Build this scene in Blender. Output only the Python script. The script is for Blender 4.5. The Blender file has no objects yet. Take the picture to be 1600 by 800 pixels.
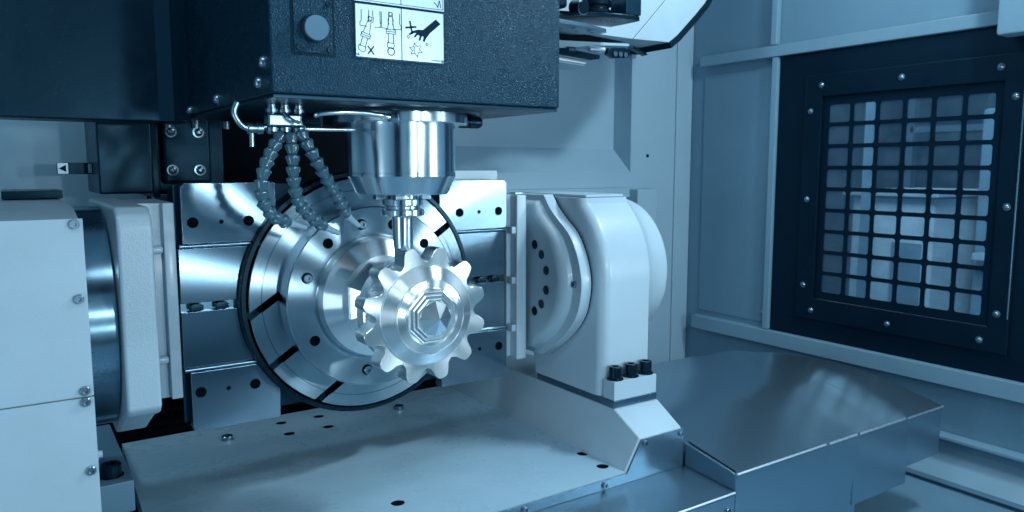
import bpy, bmesh, math, random
from mathutils import Vector, Matrix
random.seed(7)
S = bpy.context.scene
COL = S.collection
R = math.radians

# ---------------------------------------------------------------- camera
cam_d = bpy.data.cameras.new('camera'); cam = bpy.data.objects.new('camera', cam_d); COL.objects.link(cam)
cam_d.sensor_width = 36.0; cam_d.lens = 36.0 * 1182 / 1600
cam_d.clip_start = 0.05; cam_d.clip_end = 60
cam.location = (0, 0, 1.6)
cam.rotation_euler = (R(90 - 6.68), 0, R(-33.93))
cam_d.dof.use_dof = True; cam_d.dof.focus_distance = 1.62; cam_d.dof.aperture_fstop = 6.3
S.camera = cam
# ---------------------------------------------------------------- world, lamps, exposure
w = bpy.data.worlds.new('World'); S.world = w; w.use_nodes = True
bg = w.node_tree.nodes['Background']; bg.inputs[0].default_value = (0.18, 0.39, 0.56, 1); bg.inputs[1].default_value = 0.66
S.view_settings.view_transform = 'Standard'; S.view_settings.look = 'None'
S.view_settings.exposure = 0.0; S.view_settings.gamma = 1.0

def area(name, loc, target, sx, sy, power, col=(0.70, 0.90, 1.0), spread=180):
    d = bpy.data.lights.new(name, 'AREA'); d.shape = 'RECTANGLE'; d.size = sx; d.size_y = sy
    d.energy = power; d.color = col; d.spread = R(spread)
    o = bpy.data.objects.new(name, d); COL.objects.link(o); o.location = loc
    o.rotation_euler = (Vector(target) - Vector(loc)).to_track_quat('-Z', 'Y').to_euler()
    return o
area('ceiling_lamp_right', (2.05, 0.55, 2.85), (1.0, 1.7, 1.0), 0.40, 0.12, 25)
area('ceiling_lamp_left', (-0.2, 0.4, 2.8), (0.3, 1.8, 1.2), 0.5, 0.2, 6)
area('doorway_lamp_right', (2.42, -0.25, 1.45), (1.1, 1.7, 1.4), 0.10, 0.40, 6)
area('doorway_lamp_middle', (1.30, -0.45, 2.05), (0.6, 1.3, 1.7), 0.07, 0.30, 3)
for nm, lx, lz, lw in (('spot_lamp_right', 2.10, 1.45, 5.5), ('spot_lamp_high', 0.62, 1.66, 5.5), ('spot_lamp_low', 0.62, 1.16, 3), ('spot_lamp_top', 1.08, 1.72, 4.5)):
    area(nm, (lx, -0.40, lz), (0.7, 1.6, 1.35), 0.07, 0.07, lw)
area('left_facet_fill', (-0.90, 0.80, 1.12), (0.7, 1.5, 1.3), 0.32, 0.6, 4.0)  # added light without a real source, brightens the octagonal neck facet
area('rear_lamp', (1.55, 1.70, 2.75), (1.5, 2.42, 1.2), 0.8, 0.15, 9)
area('rear_left_fill', (-0.40, 2.15, 2.2), (-0.05, 2.42, 1.6), 0.3, 0.1, 4.2, (0.5, 0.82, 1.0))  # added fill that brightens the left part of the back wall
area('hall_fill', (3.3, 1.6, 3.0), (4.8, 2.6, 0.9), 1.0, 1.0, 75)  # added unseen light for the things beyond the window

# ---------------------------------------------------------------- materials
AX, AZ = 0.674, 1.316          # tilting table axis (runs along Y)
TY, TZ = 1.64, 1.318           # trunnion axis (runs along X)
def mat(name, base, rough=0.5, metal=0.0, bump=None, aniso=0.0, tan=None, coat=0.0, var=0.0, vscale=6.0, rvar=0.0, wear=None, brush=None, spec=None, stint=None):
    m = bpy.data.materials.new(name); m.use_nodes = True
    nt = m.node_tree; N = nt.nodes; L = nt.links; p = N['Principled BSDF']
    p.inputs['Base Color'].default_value = (*base, 1); p.inputs['Roughness'].default_value = rough
    p.inputs['Metallic'].default_value = metal; p.inputs['Coat Weight'].default_value = coat
    p.inputs['Coat Roughness'].default_value = 0.12
    if spec is not None: p.inputs['Specular IOR Level'].default_value = spec
    if stint: p.inputs['Specular Tint'].default_value = (*stint, 1)
    geo = N.new('ShaderNodeNewGeometry')
    if var or wear:
        n = N.new('ShaderNodeTexNoise'); n.inputs['Scale'].default_value = vscale; n.inputs['Detail'].default_value = 6
        n.inputs['Roughness'].default_value = 0.62
        L.new(geo.outputs['Position'], n.inputs['Vector'])
        mr = N.new('ShaderNodeMapRange'); mr.inputs[1].default_value = 0.3; mr.inputs[2].default_value = 0.7
        mr.inputs[3].default_value = 1 - var; mr.inputs[4].default_value = 1 + var
        L.new(n.outputs[0], mr.inputs[0])
        mx = N.new('ShaderNodeMix'); mx.data_type = 'RGBA'; mx.blend_type = 'MULTIPLY'; mx.inputs[0].default_value = 1
        mx.inputs[6].default_value = (*base, 1); L.new(mr.outputs[0], mx.inputs[7]); out = mx.outputs[2]
        if wear:      # small scattered specks and smears of coolant
            n2 = N.new('ShaderNodeTexNoise'); n2.inputs['Scale'].default_value = wear[0]; n2.inputs['Detail'].default_value = 3
            L.new(geo.outputs['Position'], n2.inputs['Vector'])
            r2 = N.new('ShaderNodeMapRange'); r2.inputs[1].default_value = 0.66; r2.inputs[2].default_value = 0.72
            r2.inputs[3].default_value = 0; r2.inputs[4].default_value = wear[1]; L.new(n2.outputs[0], r2.inputs[0])
            m2 = N.new('ShaderNodeMix'); m2.data_type = 'RGBA'; L.new(r2.outputs[0], m2.inputs[0]); L.new(out, m2.inputs[6])
            m2.inputs[7].default_value = (*wear[2], 1); out = m2.outputs[2]
        L.new(out, p.inputs['Base Color'])
    if rvar:
        n3 = N.new('ShaderNodeTexNoise'); n3.inputs['Scale'].default_value = 9; n3.inputs['Detail'].default_value = 8
        n3.inputs['Roughness'].default_value = 0.7
        L.new(geo.outputs['Position'], n3.inputs['Vector'])
        r3 = N.new('ShaderNodeMapRange'); r3.inputs[1].default_value = 0.3; r3.inputs[2].default_value = 0.7
        r3.inputs[3].default_value = max(0.02, rough - rvar); r3.inputs[4].default_value = rough + rvar
        L.new(n3.outputs[0], r3.inputs[0]); L.new(r3.outputs[0], p.inputs['Roughness'])
    hgt = None
    if bump:
        n4 = N.new('ShaderNodeTexNoise'); n4.inputs['Scale'].default_value = bump[0]; n4.inputs['Detail'].default_value = 2.5
        L.new(geo.outputs['Position'], n4.inputs['Vector']); hgt = n4.outputs[0]
        b = N.new('ShaderNodeBump'); b.inputs['Strength'].default_value = bump[1]; b.inputs['Distance'].default_value = bump[2]
        L.new(hgt, b.inputs['Height']); L.new(b.outputs[0], p.inputs['Normal'])
    if tan is not None:
        p.inputs['Anisotropic'].default_value = aniso
        if tan == 'radial':
            s = N.new('ShaderNodeVectorMath'); s.operation = 'SUBTRACT'; s.inputs[1].default_value = (AX, 0, AZ)
            L.new(geo.outputs['Position'], s.inputs[0])
            k = N.new('ShaderNodeVectorMath'); k.operation = 'MULTIPLY'; k.inputs[1].default_value = (1, 0, 1); L.new(s.outputs[0], k.inputs[0])
            nn = N.new('ShaderNodeVectorMath'); nn.operation = 'NORMALIZE'; L.new(k.outputs[0], nn.inputs[0])
            L.new(nn.outputs[0], p.inputs['Tangent'])
            if brush:   # turning marks: fine rings round the axis
                ln = N.new('ShaderNodeVectorMath'); ln.operation = 'LENGTH'; L.new(k.outputs[0], ln.inputs[0])
                t1 = N.new('ShaderNodeTexNoise'); t1.noise_dimensions = '1D'; t1.inputs['Scale'].default_value = brush[0]; t1.inputs['Detail'].default_value = 3
                L.new(ln.outputs['Value'], t1.inputs['W'])
                b2 = N.new('ShaderNodeBump'); b2.inputs['Strength'].default_value = brush[1]; b2.inputs['Distance'].default_value = 0.0006
                L.new(t1.outputs[0], b2.inputs['Height']); L.new(b2.outputs[0], p.inputs['Normal'])
        else:
            c = N.new('ShaderNodeCombineXYZ')
            for i in range(3): c.inputs[i].default_value = tan[i]
            L.new(c.outputs[0], p.inputs['Tangent'])
    return m

M = {}
M['white'] = mat('white_enamel', (0.39, 0.52, 0.61), 0.42, bump=(260, 0.14, 0.001), var=0.05, wear=(38, 0.10, (0.26, 0.38, 0.47)), rvar=0.06)
M['cast'] = mat('painted_casting', (0.42, 0.55, 0.64), 0.34, bump=(300, 0.35, 0.0014), coat=0.15, var=0.04, rvar=0.06)
M['plate'] = mat('painted_base_plate', (0.36, 0.54, 0.66), 0.30, bump=(90, 0.08, 0.001), var=0.05, vscale=5, rvar=0.08, wear=(70, 0.18, (0.30, 0.42, 0.52)))
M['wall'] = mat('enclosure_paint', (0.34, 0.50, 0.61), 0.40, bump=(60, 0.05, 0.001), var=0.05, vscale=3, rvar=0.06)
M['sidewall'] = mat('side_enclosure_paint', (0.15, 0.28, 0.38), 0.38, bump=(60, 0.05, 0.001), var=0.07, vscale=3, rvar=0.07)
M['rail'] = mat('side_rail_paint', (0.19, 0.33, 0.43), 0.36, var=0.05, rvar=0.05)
M['dark'] = mat('dark_textured_enamel', (0.0030, 0.019, 0.036), 0.27, stint=(0.30, 0.68, 1.0), bump=(330, 0.85, 0.0028), var=0.12, vscale=12, rvar=0.08)
M['darkflat'] = mat('dark_smooth_enamel', (0.0025, 0.017, 0.032), 0.36, stint=(0.30, 0.68, 1.0), bump=(200, 0.12, 0.001), var=0.1, rvar=0.08, wear=(160, 0.25, (0.05, 0.1, 0.14)))
M['frame'] = mat('black_window_frame', (0.0012, 0.0085, 0.018), 0.45, spec=0.35, stint=(0.25, 0.62, 1.0), bump=(150, 0.1, 0.001), var=0.15, rvar=0.1)
M['black'] = mat('black_oxide', (0.001, 0.006, 0.012), 0.28, stint=(0.3, 0.7, 1.0), rvar=0.08)
M['void'] = mat('bellows_and_shade_black', (0.0004, 0.0025, 0.006), 0.8, spec=0.08)  # black of column and bellows; also stands in for shade inside holes
M['rubber'] = mat('black_rubber', (0.0012, 0.008, 0.016), 0.6, spec=0.3, stint=(0.3, 0.7, 1.0))
M['turned'] = mat('turned_steel', (0.36, 0.48, 0.56), 0.22, metal=1, aniso=1.0, tan='radial', rvar=0.004, var=0.02, vscale=20, brush=(900, 0.10))
M['tabletop'] = mat('milled_table_steel', (0.20, 0.30, 0.38), 0.21, metal=1, aniso=1.0, tan='radial', rvar=0.004, var=0.02, vscale=16, brush=(500, 0.05))
M['gear'] = mat('bright_turned_steel', (0.90, 0.95, 0.97), 0.25, metal=1, aniso=0.97, tan='radial', rvar=0.01, brush=(1200, 0.10))
M['facet'] = mat('polished_facet_steel', (0.88, 0.94, 0.97), 0.24, metal=1, rvar=0.04)
M['spindle'] = mat('ground_spindle_steel', (0.68, 0.79, 0.86), 0.21, metal=1, aniso=0.6, tan=(0, 0, 1), rvar=0.04)
M['ring'] = mat('ground_ring_steel', (0.26, 0.41, 0.51), 0.25, metal=1, aniso=0.8, tan=(1, 0, 0), rvar=0.05)
M['chrome'] = mat('bright_screw_steel', (0.27, 0.38, 0.46), 0.28, metal=1)
M['sheet'] = mat('stainless_sheet', (0.26, 0.40, 0.50), 0.26, metal=0.9, aniso=0.15, tan=(1, 0, 0), var=0.03, vscale=3)
M['edge'] = mat('folded_sheet_edge', (0.86, 0.93, 0.97), 0.38, metal=1)
M['hose'] = mat('grey_blue_plastic', (0.05, 0.125, 0.175), 0.18, coat=0.4, var=0.1)
M['nozzle'] = mat('pale_nozzle_plastic', (0.30, 0.44, 0.54), 0.35, coat=0.2)
M['sign'] = mat('aluminium_sign', (0.50, 0.64, 0.74), 0.38, metal=0.7, rvar=0.08)
M['satin'] = mat('satin_button_steel', (0.08, 0.15, 0.21), 0.5, metal=1, rvar=0.05)
M['ink'] = mat('dark_print', (0.0015, 0.012, 0.022), 0.5, spec=0.2, stint=(0.3, 0.7, 1.0))
M['hallwall'] = mat('hall_wall_paint', (0.10, 0.18, 0.25), 0.7, var=0.2, vscale=1.5)
M['hallpale'] = mat('hall_machine_paint', (0.50, 0.62, 0.70), 0.5, var=0.1, vscale=2)
M['hallmid'] = mat('hall_machine_grey', (0.16, 0.27, 0.36), 0.5, var=0.2, vscale=3)
def glass_mat():
    m = bpy.data.materials.new('scratched_window_glass'); m.use_nodes = True; nt = m.node_tree; N = nt.nodes; L = nt.links
    N.clear(); o = N.new('ShaderNodeOutputMaterial'); t = N.new('ShaderNodeBsdfTransparent'); t.inputs[0].default_value = (0.72, 0.82, 0.88, 1)
    g = N.new('ShaderNodeBsdfGlossy'); g.inputs['Roughness'].default_value = 0.08; d = N.new('ShaderNodeBsdfDiffuse'); d.inputs[0].default_value = (0.16, 0.28, 0.38, 1)
    f = N.new('ShaderNodeFresnel'); f.inputs[0].default_value = 1.5
    a = N.new('ShaderNodeMixShader'); L.new(f.outputs[0], a.inputs[0]); L.new(t.outputs[0], a.inputs[1]); L.new(g.outputs[0], a.inputs[2])
    n = N.new('ShaderNodeTexNoise'); n.inputs['Scale'].default_value = 14; n.inputs['Detail'].default_value = 5
    gm = N.new('ShaderNodeNewGeometry'); L.new(gm.outputs['Position'], n.inputs['Vector'])
    r = N.new('ShaderNodeMapRange'); r.inputs[1].default_value = 0.35; r.inputs[2].default_value = 0.8; r.inputs[3].default_value = 0.08; r.inputs[4].default_value = 0.30
    L.new(n.outputs[0], r.inputs[0])
    b = N.new('ShaderNodeMixShader'); L.new(r.outputs[0], b.inputs[0]); L.new(a.outputs[0], b.inputs[1]); L.new(d.outputs[0], b.inputs[2])
    L.new(b.outputs[0], o.inputs[0]); return m
M['glass'] = glass_mat()

# ---------------------------------------------------------------- mesh helpers
def edge_bevel(bm, w, seg=2, ang=35):
    bmesh.ops.recalc_face_normals(bm, faces=bm.faces[:])
    es = [e for e in bm.edges if len(e.link_faces) == 2 and e.calc_face_angle(0) > R(ang)]
    if w > 0 and es: bmesh.ops.bevel(bm, geom=es, offset=w, segments=seg, profile=0.5, affect='EDGES', clamp_overlap=True)
    return bm
def box(x0, x1, y0, y1, z0, z1, bev=0.0, bm=None, seg=2):
    b = bmesh.new()
    bmesh.ops.create_cube(b, size=1, matrix=Matrix.Translation(((x0+x1)/2, (y0+y1)/2, (z0+z1)/2)) @ Matrix.Diagonal((abs(x1-x0), abs(y1-y0), abs(z1-z0), 1)))
    if bev: edge_bevel(b, bev, seg)
    return join(bm, b)
def join(bm, b):
    if bm is None: return b
    me = bpy.data.meshes.new('tmp'); b.to_mesh(me); b.free(); bm.from_mesh(me); bpy.data.meshes.remove(me); return bm
def P3(u, v, a, axis):     # u,v in the plane, a along the axis
    return {'X': (a, u, v), 'Y': (u, a, v), 'Z': (u, v, a)}[axis]
def prism(pts, axis, a0, a1, bev=0.0, holes=(), bm=None, seg=2, ang=35):
    b = bmesh.new(); edges = []
    for lp in [pts] + list(holes):
        vs = [b.verts.new(P3(u, v, a0, axis)) for u, v in lp]
        edges += [b.edges.new((vs[i], vs[(i+1) % len(vs)])) for i in range(len(vs))]
    if holes: bmesh.ops.triangle_fill(b, edges=edges, use_beauty=True)
    else: b.faces.new(vs)
    r = bmesh.ops.extrude_face_region(b, geom=b.faces[:])
    d = Vector(P3(0, 0, a1 - a0, axis))
    bmesh.ops.translate(b, vec=d, verts=[g for g in r['geom'] if isinstance(g, bmesh.types.BMVert)])
    bmesh.ops.recalc_face_normals(b, faces=b.faces[:])
    if holes: bmesh.ops.dissolve_limit(b, angle_limit=R(1), verts=b.verts[:], edges=b.edges[:])
    if bev: edge_bevel(b, bev, seg, ang)
    return join(bm, b)
def circ(cx, cy, r, n=24, a0=0.0):
    return [(cx + r*math.cos(a0 + 2*math.pi*i/n), cy + r*math.sin(a0 + 2*math.pi*i/n)) for i in range(n)]
def lathe(prof, axis, c, n=64, bm=None, a0=0.0):   # prof: (radius, along); c: centre in the plane
    b = bmesh.new(); rings = []
    for r, a in prof:
        if r < 1e-6: rings.append([b.verts.new(P3(c[0], c[1], a, axis))])
        else: rings.append([b.verts.new(P3(c[0] + r*math.cos(a0 + 2*math.pi*i/n), c[1] + r*math.sin(a0 + 2*math.pi*i/n), a, axis)) for i in range(n)])
    for p, q in zip(rings, rings[1:]):
        for i in range(n):
            j = (i+1) % n
            f = [p[i % len(p)], p[j % len(p)], q[j % len(q)], q[i % len(q)]]
            f = list(dict.fromkeys(f))
            if len(f) > 2: b.faces.new(f)
    for rg in (rings[0], rings[-1]):
        if len(rg) > 1: b.faces.new(rg)
    bmesh.ops.recalc_face_normals(b, faces=b.faces[:])
    return join(bm, b)
def tube(pts, r, n=12, bm=None, smooth=True):
    b = bmesh.new(); P = [Vector(p) for p in pts]
    if smooth and len(P) > 2:     # Catmull-Rom
        Q = []
        for i in range(len(P)-1):
            p0, p1, p2, p3 = P[max(i-1, 0)], P[i], P[i+1], P[min(i+2, len(P)-1)]
            for k in range(6):
                t = k/6; Q.append(0.5*((2*p1) + (p2-p0)*t + (2*p0-5*p1+4*p2-p3)*t*t + (3*p1-p0-3*p2+p3)*t**3))
        Q.append(P[-1]); P = Q
    up = Vector((0.13, 0.31, 0.94)); rings = []
    for i, p in enumerate(P):
        d = (P[min(i+1, len(P)-1)] - P[max(i-1, 0)]).normalized()
        u = (up - d*up.dot(d)).normalized(); v = d.cross(u); up = u
        rings.append([b.verts.new(p + r*(math.cos(2*math.pi*k/n)*u + math.sin(2*math.pi*k/n)*v)) for k in range(n)])
    for p, q in zip(rings, rings[1:]):
        for k in range(n): b.faces.new((p[k], p[(k+1) % n], q[(k+1) % n], q[k]))
    b.faces.new(rings[0]); b.faces.new(rings[-1])
    bmesh.ops.recalc_face_normals(b, faces=b.faces[:])
    return join(bm, b)
def poly(verts, faces, bev=0.0, bm=None):
    b = bmesh.new(); vs = [b.verts.new(v) for v in verts]
    for f in faces: b.faces.new([vs[i] for i in f])
    bmesh.ops.recalc_face_normals(b, faces=b.faces[:])
    if bev: edge_bevel(b, bev, 3, 12)
    return join(bm, b)
def to_mesh(name, bm, m, ang=32):
    me = bpy.data.meshes.new(name); bm.to_mesh(me); bm.free()
    me.polygons.foreach_set('use_smooth', [True]*len(me.polygons)); me.set_sharp_from_angle(angle=R(ang))
    me.materials.append(M[m] if isinstance(m, str) else m); return me
def link(name, data, parent=None, loc=(0, 0, 0), rot=None):
    o = bpy.data.objects.new(name, data); COL.objects.link(o); o.parent = parent; o.location = loc
    if rot is not None: o.rotation_euler = rot
    if data is not None and hasattr(data, 'polygons') and len(data.polygons) > 5:
        wn = o.modifiers.new('weighted_normals', 'WEIGHTED_NORMAL'); wn.keep_sharp = True; wn.weight = 80
    return o
class Thing:
    def __init__(s, name, label, cat, loc, group=None, kind=None):
        s.loc = Vector(loc); s.root = link(name, None, None, loc); s.root.empty_display_size = 0.05
        if kind: s.root['kind'] = kind
        else: s.root['label'] = label; s.root['category'] = cat
        if group: s.root['group'] = group
    def part(s, name, bm, m, parent=None, label=None, ang=32, kind=None):
        me = to_mesh(name, bm, m, ang); par = parent or s.root
        off = Vector(s.loc)
        if parent: off += Vector(parent.location)
        me.transform(Matrix.Translation(-off))
        o = link(name, me, par)
        if label: o['label'] = label
        if kind: o['kind'] = kind
        return o
    def inst(s, name, me, wloc, rot=(0, 0, 0), parent=None, scale=1):
        off = Vector(s.loc)
        if parent: off += Vector(parent.location)
        o = link(name, me, parent or s.root, Vector(wloc) - off, rot)
        if scale != 1: o.scale = (scale,)*3
        return o
# shared small meshes, pointing along -Y (head towards -Y, seat at y=0)
def cap_screw_mesh(m, r=0.011, h=0.010, name='screw'):      # socket head
    b = lathe([(r, 0.0), (r, -h*0.82), (r*0.86, -h), (r*0.52, -h), (r*0.50, -h*0.35), (0, -h*0.35)], 'Y', (0, 0), 20)
    return to_mesh(name, b, m, 40)
def dome_screw_mesh(m, r=0.010, name='screw'):
    b = lathe([(r*1.35, 0.0), (r*1.35, -r*0.12), (r, -r*0.14), (r*0.94, -r*0.45), (r*0.72, -r*0.75), (r*0.36, -r*0.86), (r*0.34, -r*0.5), (0, -r*0.5)], 'Y', (0, 0), 20)
    return to_mesh(name, b, m, 50)
def bore_mesh(r, name='bolt_hole', depth=0.012):            # ring lip round a recessed black hole
    b = lathe([(r*1.12, -0.0004), (r*1.02, -0.0012), (r, -0.0006), (r*0.97, depth), (0, depth)], 'Y', (0, 0), 24)
    return to_mesh(name, b, 'void', 40)
SCREW = cap_screw_mesh('chrome', 0.009, 0.007)
DOME = dome_screw_mesh('chrome', 0.0085)
DOMEBIG = dome_screw_mesh('chrome', 0.011)
BLACKCAP = cap_screw_mesh('black', 0.011, 0.004, 'bolt')
FACE_MX = (0, 0, R(-90))      # points the screw along -X
FACE_PZ = (R(-90), 0, 0)      # points it up

# ================================================================ THE SETTING
def structure(name, bm, m, ang=32):
    o = link(name, to_mesh(name, bm, m, ang)); o['kind'] = 'structure'; return o
XW, YW = 2.60, 2.42
structure('ceiling', box(-1.05, XW, -0.55, YW+0.1, 3.12, 3.16), 'wall')
structure('left_wall', box(-1.05, -0.95, -0.6, YW, 0.5, 3.12), 'wall')
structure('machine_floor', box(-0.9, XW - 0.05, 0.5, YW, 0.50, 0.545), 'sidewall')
bw = Thing('back_wall', '', '', (1.4, YW, 0.545), kind='structure')
bw.part('wall_panel', prism([(-0.9, 0.0), (XW, 0.0), (XW, 3.2), (-0.9, 3.2)], 'Y', YW, YW+0.12,
        holes=[[(0.98, 1.578), (2.238, 1.578), (2.238, 2.9), (0.98, 2.9)]]), 'wall')
bw.part('recess_panel', poly(
    [(0.98, YW, 1.578), (2.238, YW, 1.578), (2.238, YW, 2.9), (0.98, YW, 2.9),
     (1.04, YW+0.07, 1.68), (2.24, YW+0.11, 1.68), (2.24, YW+0.11, 2.84), (1.04, YW+0.07, 2.84)],
    [(0, 1, 5, 4), (1, 2, 6, 5), (2, 3, 7, 6), (3, 0, 4, 7), (4, 5, 6, 7)]), 'wall')
bw.part('ledge', box(1.30, 2.235, YW-0.05, YW, 1.475, 1.515, 0.004), 'wall')
bw.part('ledge', box(2.19, 2.30, YW-0.10, YW-0.0, 1.30, 1.51, 0.004), 'wall')
bw.part('corner_post', box(2.50, 2.598, YW-0.008, YW-0.002, 0.55, 3.1, 0.003, seg=2), 'wall')
mk = bw.part('plug', lathe([(0.007, YW-0.004), (0.007, YW)], 'Y', (2.335, 1.65), 16), 'black')
sw = Thing('side_wall', '', '', (XW, 1.4, 0.545), kind='structure')
wy0, wy1, wz0, wz1 = 0.90, 1.94, 0.94, 2.032
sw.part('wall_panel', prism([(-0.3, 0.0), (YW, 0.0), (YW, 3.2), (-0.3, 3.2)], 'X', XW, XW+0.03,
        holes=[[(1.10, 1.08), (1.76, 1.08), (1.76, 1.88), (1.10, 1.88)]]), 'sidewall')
sw.part('upper_rail', box(XW-0.035, XW-0.001, -0.3, YW-0.075, wz1+0.002, 2.078, 0.004), 'rail')
sw.part('lower_rail', box(XW-0.045, XW-0.001, -0.3, YW-0.075, 0.880, wz0-0.001, 0.004), 'rail')
sw.part('window_jamb', box(XW-0.035, XW-0.001, wy1+0.002, wy1+0.028, wz0+0.002, wz1-0.001, 0.003), 'rail')
sw.part('panel_post', box(XW-0.03, XW-0.001, 1.955, 1.985, 2.080, 3.1, 0.006), 'rail')
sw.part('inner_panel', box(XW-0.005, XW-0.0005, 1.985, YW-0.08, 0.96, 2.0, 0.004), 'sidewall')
sw.part('overhead_bracket', box(XW-0.11, XW-0.037, 0.80, 1.118, 1.99, 2.6, 0.008), 'rail')
sw.part('drip_ledge', box(XW-0.055, XW-0.001, -0.3, 1.95, 0.700, 0.712, 0.003), 'rail')
sw.part('chute', poly([(XW-0.001, -0.3, 0.66), (XW-0.001, 2.3, 0.66), (XW-0.075, 2.3, 0.575), (XW-0.075, -0.3, 0.575), (XW-0.001, -0.3, 0.56), (XW-0.001, 2.3, 0.56),
        (XW-0.075, 2.3, 0.56), (XW-0.075, -0.3, 0.56)], [(0, 1, 2, 3), (3, 2, 6, 7), (0, 3, 7, 4), (1, 5, 6, 2), (4, 7, 6, 5), (0, 4, 5, 1)]), 'rail')
for y, z in ((1.975, 1.77), (1.99, 1.0)):
    sw.inst('screw', DOME, (XW-0.005, y, z), FACE_MX)

structure('front_wall', prism([(-0.95, 0.5), (XW+0.05, 0.5), (XW+0.05, 3.12), (-0.95, 3.12)], 'Y', -0.62, -0.58, holes=[[(-0.35, 0.72), (2.42, 0.72), (2.42, 2.55), (-0.35, 2.55)]]), 'darkflat')
for x in (0.18, 0.98, 1.72):  # added unseen posts that give the spindle its dark reflected streaks
    d_ = link('streak_post', to_mesh('streak_post', box(x, x+0.07, -0.57, -0.52, 0.73, 2.54, 0.004), 'frame')); d_['label'] = {0.18: 'dark upright post added nearest the left of the doorway', 0.98: 'dark upright post added in the middle of the doorway', 1.72: 'dark upright post added nearest the window side of the doorway'}[x]; d_['category'] = 'added post'; d_['group'] = 'posts added in the doorway for dark reflected streaks'
# the hall seen blurred through the window
structure('hall_floor', box(XW+0.1, 9.0, -2.0, 8.0, -0.05, 0.0), 'hallmid')
structure('hall_wall', box(8.8, 9.0, -2.0, 8.0, 0.0, 5.0), 'hallwall')
t = Thing('machine_cabinet', 'pale blurred machine cabinet standing beyond the gridded window', 'machine', (4.8, 2.55, 0))
t.part('body', box(4.5, 5.3, 2.28, 2.80, 0.02, 1.42, 0.02), 'hallpale')
t.part('worktop', box(4.45, 5.35, 2.24, 2.84, 1.425, 1.46, 0.008), 'white')
t.part('door_panel', box(4.485, 4.498, 2.34, 2.52, 0.2, 1.15, 0.004), 'hallmid')
t.part('foot', box(4.55, 5.25, 2.33, 2.75, 0.0, 0.02), 'black')
t = Thing('control_cabinet', 'tall blue grey cabinet beyond the right columns of the gridded window', 'cabinet', (5.2, 1.9, 0))
t.part('body', box(4.9, 5.6, 1.72, 2.24, 0.0, 1.95, 0.02), 'hallmid')
t.part('display', box(4.885, 4.898, 1.98, 2.16, 1.50, 1.72, 0.004), 'hallpale')
t.part('shelf', box(4.80, 4.898, 1.75, 2.2, 1.05, 1.09, 0.004), 'white')
t = Thing('storage_rack', 'blurred rack with pale boxes high beyond the right top of the window', 'rack', (6.8, 2.6, 0))
for z in (0.5, 1.2, 1.9, 2.55):
    t.part('shelf', box(6.6, 7.1, 1.9, 3.6, z, z+0.05), 'hallmid')
for y in (1.9, 3.6):
    t.part('post', box(6.6, 6.68, y-0.03, y+0.03, 0, 2.9), 'hallmid')
for y, z, h, wh in ((2.1, 1.95, .3, 'rightmost pale box on the upper rack shelf'), (2.5, 1.95, .22, 'lower pale box left of its neighbour on the upper rack shelf'), (2.2, 1.25, .35, 'tall pale box on the middle rack shelf'), (2.05, 2.6, .25, 'pale box on the very top rack shelf')):
    c = link('storage_box', to_mesh('storage_box', box(-0.13, 0.13, -0.13, 0.13, 0, h, 0.01), 'hallpale'), None, (6.85, y, z+0.05))
    c['category'] = 'box'; c['label'] = wh + ' beyond the gridded window'; c['group'] = 'boxes on the rack beyond the window'
t = Thing('partition_post', 'dark upright post beyond the left columns of the gridded window', 'post', (4.2, 2.62, 0))
t.part('post', box(4.17, 4.23, 2.50, 2.54, 0, 3.0), 'hallmid'); t.part('base', box(4.12, 4.28, 2.45, 2.59, 0, 0.015), 'hallmid')

m_ = bpy.data.materials.new('hall_panel_glow'); m_.use_nodes = True; p_ = m_.node_tree.nodes['Principled BSDF']  # added glowing panels, out of view, for the reflection on the way cover
p_.inputs['Emission Color'].default_value = (0.70, 0.90, 1.0, 1); p_.inputs['Emission Strength'].default_value = 5.0; p_.inputs['Base Color'].default_value = (0.1, 0.2, 0.3, 1)
for i in range(4):
    y = 3.6 + i*1.15
    t = Thing('glow_panel', ('first', 'second', 'third', 'fourth')[i] + ' added glowing panel from the right high on the far hall wall', 'light panel', (8.78, y, 2.75), 'glowing panels added for the way cover reflection')
    t.part('pane', box(8.775, 8.79, y-0.45, y+0.45, 2.75, 4.4), m_)
    t.part('frame', prism([(y-0.5, 2.70), (y+0.5, 2.70), (y+0.5, 4.45), (y-0.5, 4.45)], 'X', 8.76, 8.795, holes=[[(y-0.44, 2.76), (y+0.44, 2.76), (y+0.44, 4.39), (y-0.44, 4.39)]]), 'frame')
# ================================================================ WINDOW
t = Thing('window_panel', 'black framed machine window with a grid of rounded square openings in the side wall', 'window', (XW, 1.43, wz0))
xf = XW - 0.02
t.part('frame', prism([(wy0, wz0), (wy1, wz0), (wy1, wz1), (wy0, wz1)], 'X', xf, XW-0.0015, 0.002,
       holes=[[(1.115, 1.095), (1.745, 1.095), (1.745, 1.866), (1.115, 1.866)]]), 'frame')
t.part('inner_frame', prism([(1.055, 1.015), (1.815, 1.015), (1.815, 1.945), (1.055, 1.945)], 'X', xf-0.012, xf-0.0005, 0.004,
       holes=[[(1.117, 1.097), (1.743, 1.097), (1.743, 1.864), (1.117, 1.864)]]), 'frame')
t.part('edge_strip', box(xf-0.016, xf-0.0125, 1.0565, 1.061, 1.13, 1.86, 0.001), 'sheet')
cols = [1.1855 + 0.0978*i for i in range(6)]; rows = [1.160 + 0.0798*i for i in range(9)]
def rrect(cy, cz, hy, hz, r=0.0085, n=4):
    o = []
    for sx, sz, a in ((1, 1, 0), (-1, 1, 90), (-1, -1, 180), (1, -1, 270)):
        for k in range(n+1):
            an = R(a + 90*k/n); o.append((cy + sx*(hy-r) + r*math.cos(an), cz + sz*(hz-r) + r*math.sin(an)))
    return o
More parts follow.
